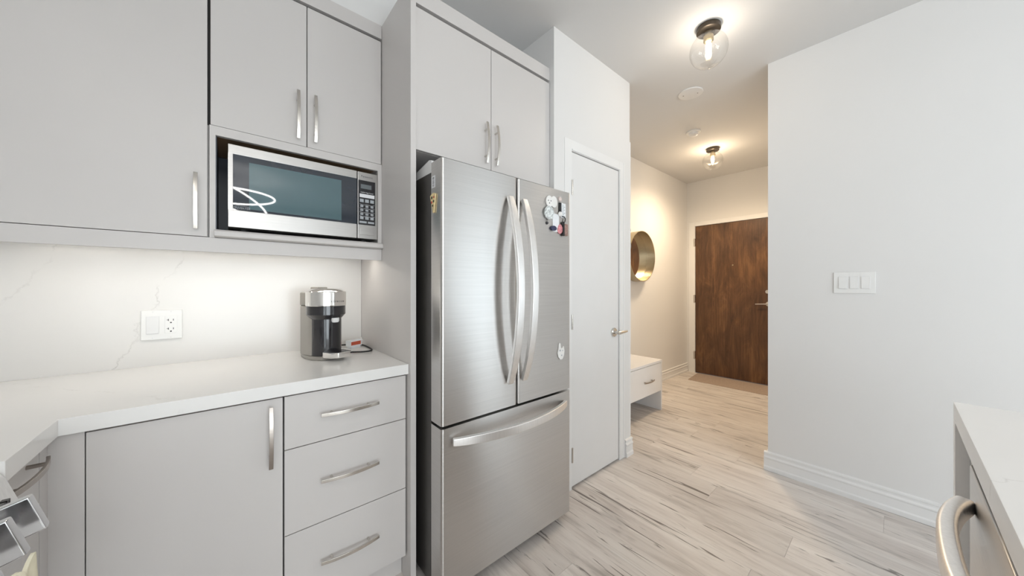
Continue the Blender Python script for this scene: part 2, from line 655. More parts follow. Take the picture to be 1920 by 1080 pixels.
# closet block: front face with the door opening, side and end
DY0, DY1, DZ = 1.590, 2.118, 2.062
struct('wall_closet', MB().box(X2 - 0.1, X2, YC0, DY0, 0, ZC).box(X2 - 0.1, X2, DY1, YE, 0, ZC).box(X2 - 0.1, X2, DY0, DY1, DZ, ZC)
       .box(XW - T, X2 - 0.1, YC0, YC0 + 0.1, 0, ZC).box(XH, X2 - 0.1, YE - 0.1, YE, 0, ZC), 'wall_paint', 'white closet wall beside the fridge')
struct('wall_hall', MB().box(XH - T, XH, YC0 + 0.1, YF + T, 0, ZC), 'wall_paint', 'white hallway wall behind the mirror and bench')
ED0, ED1, EZ = -1.905, -0.985, 2.100
struct('wall_far', MB().box(XH, ED0, YF, YF + T, 0, ZC).box(ED1, XR + T, YF, YF + T, 0, ZC).box(ED0, ED1, YF, YF + T, EZ, ZC), 'wall_paint',
       'white hallway wall around the brown entry door')


# baseboards: a moulded profile
def baseboard(name, runs):
    mb = MB()
    prof = [(0, 0), (0.020, 0), (0.020, 0.024), (0.0145, 0.032), (0.0135, 0.076), (0.0175, 0.082), (0.0175, 0.088), (0.009, 0.096), (0.009, 0.106), (0.0125, 0.110), (0.0125, 0.119), (0, 0.125)]
    for (ax, a0, a1, base, sgn) in runs:
        if ax == 'y':
            mb.prism([(base + sgn * u, v) for u, v in prof], 'y', a0, a1)
        else:
            mb.prism([(base + sgn * u, v) for u, v in prof], 'x', a0, a1)
    return struct(name, mb, 'trim_white', smooth=None)


baseboard('baseboard_right', [('x', XR - 0.0195, 1.22, YR, -1), ('x', 2.68, WIN_X, YR, -1), ('y', YR - 0.0005, YF, XR, -1)])
baseboard('baseboard_closet', [('y', DY1 + 0.072, YE + 0.02, X2, 1), ('x', XH, X2 - 0.0005, YE, 1)])
baseboard('baseboard_hall', [('y', YE + 0.02, YF, XH, 1)])
baseboard('baseboard_rear', [('x', -0.3, 1.0, YREAR, 1), ('x', 3.8, WIN_X, YREAR, 1)])

# windows of the room behind the camera
def window(name, axis, p, a0, a1, z0, z1, n, sash_dir):
    r = bpy.data.objects.new(name, None)
    C.objects.link(r)
    r['org'] = (0.0, 0.0, 0.0)
    r['kind'] = 'structure'
    w, d = 0.05, 0.07
    mb = MB()

    def add(u0, u1, q0, q1, k0=0.0, k1=d):
        if axis == 'x':
            mb.box(p + k0 * sash_dir, p + k1 * sash_dir, u0, u1, q0, q1, 0.003)
        else:
            mb.box(u0, u1, p + k0 * sash_dir, p + k1 * sash_dir, q0, q1, 0.003)
    add(a0, a1, z0, z0 + w); add(a0, a1, z1 - w, z1); add(a0, a0 + w, z0 + w, z1 - w); add(a1 - w, a1, z0 + w, z1 - w)
    for i in range(1, n):
        u = a0 + (a1 - a0) * i / n
        add(u - w / 2, u + w / 2, z0 + w, z1 - w)
    mb.build('window_frame', 'trim_white', r)
    for i in range(n):
        u0 = a0 + (a1 - a0) * i / n + w / 2
        u1 = a0 + (a1 - a0) * (i + 1) / n - w / 2
        q = MB()
        if axis == 'x':
            q.box(p + 0.03 * sash_dir, p + 0.036 * sash_dir, u0, u1, z0 + w, z1 - w)
        else:
            q.box(u0, u1, p + 0.03 * sash_dir, p + 0.036 * sash_dir, z0 + w, z1 - w)
        q.build('pane', 'window_glass', r)


window('window_1', 'x', WIN_X, -0.85, 1.65, 0.08, 1.85, 3, 1)
window('window_2', 'y', YR, 1.22, 2.68, 0.10, 2.05, 2, 1)
window('window_3', 'y', YREAR, 1.0, 3.8, 0.08, 1.85, 3, -1)

# laminate planks
PW, PL = 0.190, 1.22
plank_cache = {}


def plank(x0, x1, y0, y1):
    key = (round(x1 - x0, 3), round(y1 - y0, 3))
    if key not in plank_cache:
        b = bmesh.new()
        hx, hy, c, g = (x1 - x0) / 2, (y1 - y0) / 2, 0.0009, 0.0002
        vb = [b.verts.new((sx * (hx - g), sy * (hy - g), -0.010)) for sx, sy in ((-1, -1), (1, -1), (1, 1), (-1, 1))]
        vm = [b.verts.new((sx * (hx - g), sy * (hy - g), -0.0008)) for sx, sy in ((-1, -1), (1, -1), (1, 1), (-1, 1))]
        vt = [b.verts.new((sx * (hx - c), sy * (hy - c), 0.0)) for sx, sy in ((-1, -1), (1, -1), (1, 1), (-1, 1))]
        b.faces.new(vt)
        for A, B in ((vb, vm), (vm, vt)):
            for i in range(4):
                j = (i + 1) % 4
                b.faces.new((A[i], A[j], B[j], B[i]))
        me = bpy.data.meshes.new('plank')
        b.to_mesh(me)
        b.free()
        me.materials.append(MATS['plank'])
        plank_cache[key] = me
    o = bpy.data.objects.new('plank', plank_cache[key])
    C.objects.link(o)
    o.parent = floor
    off = Vector(floor['org'])
    o.location = Vector(((x0 + x1) / 2, (y0 + y1) / 2, 0)) - off


y = 1.55 - 14 * PW
k = 0
offs = [0.0, 0.62, 0.25, 0.88, 0.44, 1.05]
while y < YF:
    y0, y1 = max(y, YREAR), min(y + PW, YF)
    if y1 - y0 > 0.01:
        xa = XH
        xb = WIN_X if y0 < YR else XR
        x = -1.0 - PL * 2 + offs[k % 6] + 0.11 * ((k * 7) % 5)
        while x < xb:
            u0, u1 = max(x, xa), min(x + PL, xb)
            if u1 - u0 > 0.02:
                plank(u0, u1, y0, y1)
            x += PL
    y += PW
    k += 1

# ------------------------------------------------------------------ closet door beside the fridge
d1 = thing('door_1', 'white flat closet door with satin nickel lever beside the fridge', 'door', (X2, (DY0 + DY1) / 2, 0))
d1['kind'] = 'structure'
del d1['category']
box('door_leaf', (X2 - 0.045, X2 - 0.004, DY0 + 0.004, DY1 - 0.004, 0.012, DZ - 0.004), 'door_white', d1, 0.002)
mb = MB()
for (y0, y1, z0, z1) in ((DY0 - 0.066, DY0, 0, DZ + 0.066), (DY1, DY1 + 0.066, 0, DZ + 0.066), (DY0, DY1, DZ, DZ + 0.066)):
    mb.box(X2 + 0.0005, X2 + 0.0022, y0, y1, z0, z1, 0.0006)
mb.box(X2 + 0.002, X2 + 0.0075, DY0 + 0.002, DY1 + 0.010, DZ + 0.003, DZ + 0.014, 0.002)
mb.box(X2 + 0.002, X2 + 0.0045, DY1 + 0.004, DY1 + 0.012, 0, DZ + 0.003, 0.001).box(X2 + 0.002, X2 + 0.0045, DY1 + 0.052, DY1 + 0.066, 0, DZ + 0.066, 0.001)
mb.build('casing', 'trim_white', d1)
mb = MB().box(X2 - 0.09, X2 - 0.048, DY0 - 0.0, DY0 + 0.02, 0, DZ).box(X2 - 0.09, X2 - 0.048, DY1 - 0.02, DY1, 0, DZ).box(X2 - 0.09, X2 - 0.048, DY0, DY1, DZ - 0.02, DZ)
mb.build('jamb', 'trim_white', d1)
for z in (0.21, 1.02, 1.84):
    MB().tube([(X2 + 0.004, DY0 + 0.002, z - 0.045), (X2 + 0.004, DY0 + 0.002, z + 0.045)], 0.006, 10).build('hinge', 'nickel', d1)
hy, hz = DY1 - 0.068, 0.917
mb = MB().lathe([(0, -0.004), (0.031, -0.004), (0.031, 0.006), (0.026, 0.011), (0.013, 0.012), (0.011, 0.045), (0, 0.045)], (X2, hy, hz), 'x', 28)
rose = mb.build('lever_rose', 'nickel', d1)
MB().tube([(X2 + 0.040, hy - 0.012, hz), (X2 + 0.046, hy + 0.004, hz), (X2 + 0.046, hy + 0.05, hz + 0.002), (X2 + 0.043, hy + 0.10, hz + 0.003)], [0.010, 0.011, 0.009, 0.007], 12).build('lever', 'nickel', rose)

# ------------------------------------------------------------------ brown entry door
d2 = thing('door_2', 'dark brown stained wood entry door at the end of the hallway', 'door', ((ED0 + ED1) / 2, YF, 0))
d2['kind'] = 'structure'
del d2['category']
box('door_leaf', (ED0 + 0.004, ED1 - 0.004, YF - 0.002, YF + 0.045, 0.008, EZ - 0.004), 'door_wood', d2, 0.002)
mb = MB()
for (x0, x1, z0, z1) in ((ED0 - 0.085, ED0, 0, EZ + 0.06), (ED1, ED1 + 0.085, 0, EZ + 0.06), (ED0, ED1, EZ, EZ + 0.06)):
    mb.box(x0, x1, YF - 0.014, YF - 0.0005, z0, z1, 0.003)
mb.build('casing', 'trim_white', d2)
for z in (0.256, 1.061, 1.867):
    box('hinge', (ED0 - 0.016, ED0 + 0.004, YF - 0.022, YF - 0.0, z - 0.055, z + 0.055), 'nickel', d2, 0.002)
mb = MB().lathe([(0, 0.030), (0.022, 0.028), (0.030, 0.014), (0.031, 0.0), (0, 0.0)], (-1.059, YF - 0.001, 1.171), 'y', 24, M=Matrix.Rotation(math.radians(90), 4, 'X'))
mb.build('deadbolt', 'nickel', d2)
mb = MB().lathe([(0, 0.05), (0.012, 0.05), (0.012, 0.014), (0.030, 0.010), (0.034, 0.0), (0, 0.0)], (-1.050, YF - 0.001, 1.018), 'y', 24, M=Matrix.Rotation(math.radians(90), 4, 'X'))
rose = mb.build('lever_rose', 'nickel', d2)
MB().tube([(-1.050, YF - 0.045, 1.018), (-1.10, YF - 0.05, 1.017), (-1.18, YF - 0.047, 1.013)], [0.011, 0.009, 0.007], 10).build('lever', 'nickel', rose)
box('latch', (-1.055, -0.99, YF - 0.02, YF - 0.001, 0.728, 0.752), 'nickel', d2, 0.004)
MB().lathe([(0, 0.006), (0.008, 0.006), (0.011, 0.0), (0, 0.0)], (-1.438, YF - 0.001, 1.522), 'y', 16, M=Matrix.Rotation(math.radians(90), 4, 'X')).build('peephole', 'brass', d2)

# casing strip on the closet end, facing the hallway
struct('trim_1', MB().box(X2 - 0.075, X2 - 0.002, YE + 0.0005, YE + 0.0195, 0.126, 2.31, 0.003), 'trim_white', 'white casing strip on the closet end')

# ================================================================== upper cabinets
ZT = 2.432
# corner upper cabinet
uc = thing('upper_cabinet', 'grey corner wall cabinet with one wide flat door, left of the microwave', 'cabinet', (XU, -0.34, 1.418), 'grey kitchen wall cabinets')
box('body', (XW + 0.001, XU - 0.020, -0.62, -0.052, 1.418, 2.5116), 'cabinet_grey', uc, 0.001)
dr = box('door', (XU - 0.018, XU, -0.600, -0.0555, 1.4195, ZT), 'cabinet_grey', uc, 0.0012)
bar_handle(dr, (XU, -0.086, 1.543), (0, 0, 1), (1, 0, 0))
box('crown', (XU - 0.019, XU, -0.62, -0.050, 2.446, 2.5116), 'cabinet_grey', uc, 0.001)

# microwave cabinet
mc = thing('upper_cabinet', 'grey wall cabinet with two doors over an open microwave niche', 'cabinet', (XU, 0.262, 1.418), 'grey kitchen wall cabinets')
YM0, YM1 = -0.0505, YP0 - 0.0005
mb = MB()
mb.box(XW + 0.001, XU - 0.020, YM0 + 0.0005, YM1, 1.832, 2.5116)          # upper box
mb.box(XW + 0.001, XU, YM0 + 0.0005, -0.033, 1.418, 1.8315)               # left stile
mb.box(XW + 0.001, XU, 0.5545, YM1, 1.418, 1.8315)                         # right stile
mb.box(XU - 0.018, XU, -0.033, 0.5545, 1.798, 1.8315)                      # top rail
mb.build('body', 'cabinet_grey', mc)
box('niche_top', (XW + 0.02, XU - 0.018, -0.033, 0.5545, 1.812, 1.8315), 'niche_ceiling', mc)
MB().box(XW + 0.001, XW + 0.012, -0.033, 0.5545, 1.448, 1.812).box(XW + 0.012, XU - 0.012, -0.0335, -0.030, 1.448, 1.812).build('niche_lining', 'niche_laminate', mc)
MB().prism([(XW + 0.001, 1.4185), (XU + 0.014, 1.4185), (XU + 0.022, 1.424), (XU + 0.024, 1.432), (XU + 0.022, 1.441), (XU + 0.014, 1.447), (XW + 0.001, 1.447)], 'y', -0.036, YM1 + 0.0).build('shelf', 'cabinet_grey', mc)
for i, (y0, y1, hy) in enumerate(((-0.0470, 0.2570, 0.225), (0.2600, 0.5700, 0.288))):
    dr = box('door', (XU - 0.018, XU, y0, y1, 1.833, ZT), 'cabinet_grey', mc, 0.0012)
    bar_handle(dr, (XU, hy, 1.955), (0, 0, 1), (1, 0, 0))
box('crown', (XU - 0.019, XU, YM0 + 0.001, YM1, 2.446, 2.5116), 'cabinet_grey', mc, 0.001)
MB().box(XU - 0.0198, XU - 0.0192, -0.6, YM1, 2.43, 2.448).box(XU - 0.0198, XU - 0.0192, 0.25, 0.268, 1.833, 2.43).box(XU - 0.0198, XU - 0.0192, -0.06, -0.04, 1.835, 2.43).build('shadow_gap', 'dark_gap', mc)

# valance under both cabinets with the LED strip behind it
vl = thing('light_valance', 'long grey valance board under the wall cabinets above the backsplash', 'valance', (XU, 0, 1.3639))
MB().box(XU - 0.020, XU, -0.62, YM1, 1.3639, 1.4175, 0.001).build('board', 'cabinet_grey', vl)
MB().box(XW + 0.014, XU - 0.020, -0.62, YM1, 1.3975, 1.4175).build('bottom_panel', 'cabinet_grey', vl)
led = thing('led_strip_light', 'warm white under-cabinet strip light glowing onto the backsplash', 'light', (-1.75, 0, 1.385))
MB().box(-1.760, -1.735, -0.60, 0.54, 1.388, 1.3973, 0.001).build('channel', 'plastic_white', led)
MB().box(-1.757, -1.738, -0.595, 0.53, 1.3845, 1.3885).build('diffuser', 'led_strip', led)

# ================================================================== fridge surround
fc = thing('fridge_cabinet', 'grey cabinet with two doors above the fridge and a tall side panel', 'cabinet', (XG, 1.0, 0), 'grey kitchen wall cabinets')
box('side_panel', (XW + 0.001, XG + 0.018, YP0 + 0.0005, YP1, 0.0, 2.5116), 'cabinet_grey', fc, 0.001)
MB().box(XW + 0.001, XG - 0.020, YP1 + 0.0005, YC0 - 0.001, 1.818, 2.5116).build('body', 'cabinet_grey', fc)
for (y0, y1, hy) in ((YP1 + 0.0015, 1.0015, 0.965), (1.0045, YC0 - 0.003, 1.028)):
    dr = box('door', (XG - 0.018, XG, y0, y1, 1.818, 2.423), 'cabinet_grey', fc, 0.0012)
    bar_handle(dr, (XG, hy, 1.942), (0, 0, 1), (1, 0, 0))
box('crown', (XG - 0.019, XG, YP1 + 0.001, YC0 - 0.001, 2.439, 2.5116), 'cabinet_grey', fc, 0.001)
MB().box(XG - 0.0198, XG - 0.0192, YP1, YC0 - 0.001, 2.421, 2.441).build('shadow_gap', 'dark_gap', fc)

# ================================================================== base cabinets and counter
bc = thing('base_cabinet', 'grey base cabinet with one flat door and a vertical bar handle', 'cabinet', (XB, -0.08, 0), 'grey kitchen base cabinets')
MB().box(XW + 0.001, XB - 0.020, -0.3295, 0.1430, 0.10, 0.8715).box(XB - 0.019, XB, -0.3319, -0.2755, 0.105, 0.8715).build('body', 'cabinet_grey', bc)
MB().box(XB - 0.07, XB - 0.055, -0.3295, 0.1430, 0.0, 0.0995).build('toe_kick', 'cabinet_grey', bc)
dr = box('door', (XB - 0.018, XB, -0.2735, 0.1415, 0.107, 0.864), 'cabinet_grey', bc, 0.0012)
bar_handle(dr, (XB, 0.108, 0.743), (0, 0, 1), (1, 0, 0), mat='nickel_dark')
MB().box(XB - 0.0198, XB - 0.0192, -0.28, 0.143, 0.107, 0.871).build('shadow_gap', 'dark_gap', bc)

dc = thing('drawer_cabinet', 'grey base cabinet with three flat drawers beside the fridge panel', 'cabinet', (XB, 0.357, 0), 'grey kitchen base cabinets')
MB().box(XW + 0.001, XB - 0.020, 0.1445, YP0 - 0.001, 0.10, 0.8715).build('body', 'cabinet_grey', dc)
MB().box(XB - 0.07, XB - 0.055, 0.1445, YP0 - 0.001, 0.0, 0.0995).build('toe_kick', 'cabinet_grey', dc)
for (z0, z1, hz) in ((0.6838, 0.864, 0.781), (0.3932, 0.681, 0.5465), (0.107, 0.3904, 0.257)):
    dr = box('drawer', (XB - 0.018, XB, 0.1460, 0.5685, z0, z1), 'cabinet_grey', dc, 0.0012)
    bar_handle(dr, (XB, 0.352, hz), (0, 1, 0), (1, 0, 0))
MB().box(XB - 0.0198, XB - 0.0192, 0.1448, YP0 - 0.001, 0.107, 0.871).build('shadow_gap', 'dark_gap', dc)

YL = -0.332
lc = thing('corner_cabinet', 'narrow grey base cabinet with a drawer beside the range', 'cabinet', (-1.21, YL, 0), 'grey kitchen base cabinets')
MB().box(XB - 0.018, -1.080, YREAR + 0.001, YL - 0.020, 0.10, 0.8715).box(XB + 0.0001, XB + 0.045, YL - 0.0198, YL, 0.105, 0.8715).build('body', 'cabinet_grey', lc)
MB().box(XB - 0.018, -1.080, YL - 0.07, YL - 0.055, 0.0, 0.0995).build('toe_kick', 'cabinet_grey', lc)
dr = box('drawer', (XB + 0.047, -1.082, YL - 0.018, YL, 0.735, 0.864), 'cabinet_grey', lc, 0.0012)
bar_handle(dr, (-1.172, YL, 0.842), (1, 0, 0), (0, 1, 0), mat='nickel_dark')
box('door', (XB + 0.047, -1.082, YL - 0.018, YL, 0.107, 0.7325), 'cabinet_grey', lc, 0.0012)

ct = MB()
pts = [(XW + 0.001, YREAR + 0.001), (-1.0766, YREAR + 0.001), (-1.0766, -0.3118), (XC, -0.3118), (XC, YP0 - 0.0005), (XW + 0.001, YP0 - 0.0005)]
ct.prism(pts, 'z', 0.8724, 0.914, bevel=0.0015)
ct.keep_origin = True
o = ct.build('countertop', 'quartz')
tag(o, 'white quartz L-shaped countertop under the grey wall cabinets', 'countertop')
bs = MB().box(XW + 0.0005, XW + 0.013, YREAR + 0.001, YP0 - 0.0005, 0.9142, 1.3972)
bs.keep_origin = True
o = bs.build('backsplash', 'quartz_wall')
tag(o, 'white quartz backsplash slab with thin grey veins', 'backsplash')

# outlet plate on the backsplash
XS = XW + 0.0132
op = thing('outlet_plate', 'white two-gang plate with rocker switch and outlet on the backsplash', 'outlet', (XS, -0.203, 1.02))
MB().box(XS, XS + 0.007, -0.2625, -0.1440, 1.020, 1.140, 0.0025).build('plate', 'plastic_white', op)
sw = MB().box(XS + 0.0065, XS + 0.0095, -0.2475, -0.2115, 1.0445, 1.1155, 0.001).build('rocker_frame', 'plastic_switch', op)
MB().prism([(XS + 0.0090, 1.047), (XS + 0.0120, 1.047), (XS + 0.0098, 1.113), (XS + 0.0090, 1.113)], 'y', -0.2455, -0.2135).build('rocker', 'plastic_switch', sw)
ou = MB().box(XS + 0.0065, XS + 0.0090, -0.1955, -0.1595, 1.0445, 1.1155, 0.001).build('receptacle', 'plastic_white', op)
mb = MB()
for zc in (1.098, 1.062):
    yc = -0.1775
    mb.box(XS + 0.0086, XS + 0.0093, yc - 0.0085, yc - 0.0062, zc - 0.0035, zc + 0.0045)
    mb.box(XS + 0.0086, XS + 0.0093, yc - 0.0125, yc - 0.0085, zc - 0.0002, zc + 0.0014)
    mb.box(XS + 0.0086, XS + 0.0093, yc + 0.0060, yc + 0.0082, zc - 0.0030, zc + 0.0045)
    mb.lathe([(0, 0.0), (0.0028, 0.0), (0.0028, 0.0007), (0, 0.0007)], (XS + 0.0086, yc, zc - 0.0105), 'x', 12)
mb.build('slots', 'print_dark', ou)
for yy in (-0.2295, -0.1775):
    for zz in (1.0275, 1.1325):
        MB().lathe([(0, 0.0012), (0.0028, 0.0010), (0.0030, 0), (0, 0)], (XS + 0.0066, yy, zz), 'x', 12).build('screw', 'plastic_switch', op)

# ================================================================== microwave
XM = -1.640
mw = thing('microwave', 'stainless steel microwave oven with black keypad in the cabinet niche', 'microwave', (XM, 0.277, 1.4475))
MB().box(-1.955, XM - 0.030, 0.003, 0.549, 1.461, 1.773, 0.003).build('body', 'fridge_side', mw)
for yy in (0.05, 0.50):
    for xx in (-1.90, -1.70):
        MB().lathe([(0, 0), (0.014, 0), (0.014, 0.014), (0, 0.014)], (xx, yy, 1.4473), 'z', 14).build('foot', 'rubber_black', mw)
# door: steel frame ring around the glass
z0, z1, y0, y1 = 1.462, 1.775, 0.0015, 0.4580
g0, g1, h0, h1 = 0.0160, 0.4560, 1.528, 1.739
mb = MB()
mb.box(XM - 0.030, XM, y0, y1, h1, z1, 0.002).box(XM - 0.030, XM, y0, y1, z0, h0, 0.002).box(XM - 0.030, XM - 0.0005, y0, g0, h0 - 0.002, h1 + 0.002, 0.0005)
door = mb.build('door', 'steel_mw', mw)
MB().box(XM - 0.028, XM - 0.001, g0 - 0.001, y1 - 0.0005, h0 - 0.001, h1 + 0.001, 0.0005).build('door_glass', 'mw_glass', door)
MB().box(XM - 0.003, XM - 0.0006, 0.064, 0.392, 1.536, 1.717, 0.0004).build('window_screen', 'mw_screen', door)
TX = Matrix(((0, 0, 1, 0), (1, 0, 0, 0), (0, 1, 0, 0), (0, 0, 0, 1)))     # text plane facing +X, reading along +Y
MB().text('INVERTER', 0.0105, Matrix.Translation((XM - 0.0006, 0.0445, 1.5365)) @ TX).build('lettering', 'print_grey', door)
mb = MB()
mb.tube([(XM - 0.0005, 0.0445 + 0.027 * math.cos(a), 1.5375 + 0.0075 * math.sin(a)) for a in [math.pi * (0.15 + 0.95 * i / 14) for i in range(15)]], 0.0006, 6)
mb.build('emblem_arc', 'print_grey', door)
# control side
cp = MB().box(XM - 0.030, XM, 0.4600, 0.5520, z0, z1, 0.003).build('control_panel', 'steel_mw', mw)
kp = MB().box(XM - 0.002, XM + 0.0006, 0.4635, 0.5400, 1.527, 1.736, 0.0006).build('keypad', 'plastic_black', cp)
MB().box(XM + 0.0004, XM + 0.0012, 0.4740, 0.5220, 1.697, 1.717).build('display', 'mw_display', cp)
MB().text('Panasonic', 0.0135, Matrix.Translation((XM + 0.0003, 0.5020, 1.7545)) @ TX).build('lettering', 'print_dark', cp)
mb = MB()
mb.box(XM + 0.0005, XM + 0.0011, 0.4690, 0.5360, 1.6555, 1.6720)
mb.build('button_row', 'print_white', cp)
mb = MB()
for r in range(3):
    for c_ in range(3):
        yy, zz = 0.4785 + c_ * 0.0232, 1.6145 - r * 0.0185
        mb.box(XM + 0.0005, XM + 0.0012, yy - 0.0062, yy + 0.0062, zz - 0.0050, zz + 0.0050, 0.0002)
for c_ in range(3):
    yy = 0.4785 + c_ * 0.0232
    mb.box(XM + 0.0005, XM + 0.0012, yy - 0.0085, yy + 0.0085, 1.6330, 1.6480, 0.0002)
    mb.box(XM + 0.0005, XM + 0.0012, yy - 0.0075, yy + 0.0075, 1.5530, 1.5660, 0.0002)
mb.box(XM + 0.0005, XM + 0.0012, 0.4680, 0.5005, 1.5350, 1.5440, 0.0002).box(XM + 0.0005, XM + 0.0012, 0.5060, 0.5345, 1.5350, 1.5440, 0.0002)
mb.build('key', 'print_grey', cp, kind='stuff')
mb = MB()
for r in range(4):
    zz = 1.6238 - r * 0.0185
    mb.tube([(XM + 0.0009, 0.4690 + 0.0670 * i / 12, zz - 0.0018 + 0.0018 * math.cos(i / 12 * 4 * math.pi)) for i in range(13)], 0.0005, 4)
mb.build('wave_line', 'print_white', cp)
MB().text('1200W High Power', 0.0072, Matrix.Translation((XM + 0.0009, 0.5020, 1.6790)) @ TX).build('power_print', 'print_white', cp)
mb = MB()
for r in range(3):
    for c_ in range(3):
        mb.text(str(r * 3 + c_ + 1), 0.0090, Matrix.Translation((XM + 0.0014, 0.4785 + c_ * 0.0232, 1.6145 - r * 0.0185)) @ TX)
mb.text('0', 0.0090, Matrix.Translation((XM + 0.0014, 0.5017, 1.5595)) @ TX)
mb.build('digits', 'print_dark', cp)
MB().box(XM - 0.002, XM + 0.0020, 0.4700, 0.5370, 1.480, 1.512, 0.0012).build('open_button', 'steel_mw', cp)

# ================================================================== refrigerator
XF = -1.1367
FY0, FY1, FM = 0.6203, 1.3841, 1.0095
fr = thing('refrigerator', 'stainless steel french door refrigerator with bottom freezer drawer', 'refrigerator', (-1.55, 1.0, 0))
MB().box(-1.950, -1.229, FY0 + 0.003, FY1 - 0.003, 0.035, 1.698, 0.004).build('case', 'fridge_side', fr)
for yy in (FY0 + 0.07, FY1 - 0.07):
    for xx in (-1.90, -1.29):
        MB().lathe([(0, 0), (0.022, 0), (0.022, 0.012), (0.010, 0.014), (0.010, 0.036), (0, 0.036)], (xx, yy, 0.0), 'z', 16).build('foot', 'rubber_black', fr)
MB().box(-1.260, -1.235, FY0 + 0.02, FY1 - 0.02, 0.012, 0.034, 0.002).build('kick_grille', 'plastic_black', fr)


def curved_door(y0, y1, z0, z1, bulge=0.004):
    """door with rounded vertical edges"""
    r = 0.012
    p = [(-1.222, y0 + 0.001), (-1.222, y1 - 0.001)]
    out = []
    for i in range(5):
        a = math.pi / 2 * i / 4
        out.append((XF - r + r * math.sin(a), y1 - r + r * math.cos(a)))
    for i in range(5):
        a = math.pi / 2 * (1 - i / 4)
        out.append((XF - r + r * math.sin(a), y0 + r - r * math.cos(a)))
    return MB().prism(p + out, 'z', z0, z1)


dl = curved_door(FY0, FM - 0.003, 0.6983, 1.7325).build('door', 'steel', fr, smooth=40)
dr_ = curved_door(FM + 0.003, FY1, 0.6983, 1.7325).build('door', 'steel', fr, smooth=40)
fz = curved_door(FY0, FY1, 0.048, 0.6870).build('freezer_drawer', 'steel', fr, smooth=40)
MB().box(-1.2285, -1.2225, FY0 + 0.010, FY1 - 0.010, 0.055, 1.722).build('gasket', 'gasket_black', fr)
MB().box(-1.222, XF - 0.030, FM - 0.0022, FM + 0.0022, 0.70, 1.73).build('center_seal', 'gasket_black', fr)
for s, yy in ((1, FY0 + 0.008), (-1, FY1 - 0.008)):
    y0, y1 = sorted((yy, yy + s * 0.085))
    MB().prism([(-1.375, 1.6985), (-1.236, 1.6985), (-1.236, 1.750), (-1.255, 1.756), (-1.375, 1.735)], 'y', y0, y1, bevel=0.003).build('hinge_cover', 'plastic_switch', fr)


def bow_handle(parent, pts_fn, side, hw, ht, n=33, name='handle', bev=0.003):
    pts, ws, ts = [], [], []
    for i in range(n):
        u = -1 + 2 * i / (n - 1)
        pts.append(pts_fn(u))
        ws.append(hw * (1 - 0.22 * abs(u) ** 6))
        ts.append(ht)
    return MB().sweep_rect(pts, side, ws, ts, bevel=bev).build(name, 'steel_handle', parent, smooth=50)


for par, yc in ((dl, 0.955), (dr_, 1.040)):
    bow_handle(par, lambda u, yc=yc: (XF + 0.010 + 0.072 * (1 - u * u) ** 0.9, yc, 1.222 + 0.415 * u), (0, 1, 0), 0.0185, 0.009)
bow_handle(fz, lambda u: (XF + 0.010 + 0.072 * (1 - u * u) ** 0.9, 1.0 + 0.335 * u, 0.632), (0, 0, 1), 0.018, 0.009)
# bar-code label on the left door edge
st = MB().box(-1.2165, -1.188, FY0 + 0.0002, FY0 - 0.0006, 1.628, 1.675).build('barcode_label', 'print_white', fr)
mb = MB()
for i, w in enumerate((1, 2, 1, 1, 3, 1, 2, 1, 1, 2, 3, 1)):
    zz = 1.6325 + i * 0.0033
    mb.box(-1.2075, -1.1935, FY0 - 0.0006, FY0 - 0.0009, zz, zz + 0.0007 * w)
mb.build('bars', 'print_dark', st)

# magnets ----------------------------------------------------------
def blob(pts, y0, z0, s, th, name, mat, x=XF, ang=0.0):
    ca, sa = math.cos(ang), math.sin(ang)
    q = [(y0 + s * (p[0] * ca - p[1] * sa), z0 + s * (p[0] * sa + p[1] * ca)) for p in pts]
    return MB().prism(q, 'x', x + 0.0006, x + 0.0006 + th, bevel=min(0.001, th * 0.3))


def ell(a, b, n=22, c=(0, 0)):
    return [(c[0] + a * math.cos(2 * math.pi * i / n), c[1] + b * math.sin(2 * math.pi * i / n)) for i in range(n)]


MG = 'magnets and papers on the fridge door'
m1 = thing('fridge_magnet', 'white double-disc ceramic magnet, topmost pair on the right fridge door', 'magnet', (XF, 1.235, 1.66), MG)
blob(ell(1, 1.2) , 1.217, 1.661, 0.024, 0.006, '', '').build('disc', 'ceramic_white', m1)
blob(ell(1, 1.2), 1.252, 1.664, 0.024, 0.004, '', '').build('disc', 'ceramic_white', m1)
mb = MB()
for yy, zz in ((1.207, 1.664), (1.226, 1.664), (1.216, 1.652)):
    mb.lathe([(0, 0.0004), (0.003, 0.0004), (0.003, 0), (0, 0)], (XF + 0.0066, yy, zz), 'x', 10)
mb.build('spots', 'print_dark', m1)
o = MB().lathe([(0, 0.007), (0.008, 0.006), (0.012, 0.002), (0.012, 0.0), (0, 0)], (XF + 0.0006, 1.300, 1.687), 'x', 20).build('fridge_magnet', 'magnet_blush')
tag(o, 'small round blush pink magnet above the printed card on the fridge', 'magnet', MG)
m3 = thing('printed_card', 'narrow white printed card with black side strip on the fridge door', 'card', (XF, 1.318, 1.60), MG)
MB().box(XF + 0.0006, XF + 0.006, 1.293, 1.307, 1.598, 1.668, 0.001).build('strip', 'plastic_black', m3)
MB().box(XF + 0.0006, XF + 0.0030, 1.3075, 1.343, 1.592, 1.668, 0.0005).build('card', 'paper_white', m3)
mb = MB()
for i in range(8):
    w = (0.024, 0.018, 0.026, 0.014)[i % 4]
    mb.box(XF + 0.0030, XF + 0.0034, 1.312, 1.312 + w, 1.600 + i * 0.008, 1.6035 + i * 0.008)
mb.build('print_lines', 'print_grey', m3)
m4 = thing('fridge_magnet', 'large round plate magnet with bluish mottled face and dangling charm', 'magnet', (XF, 1.215, 1.56), MG)
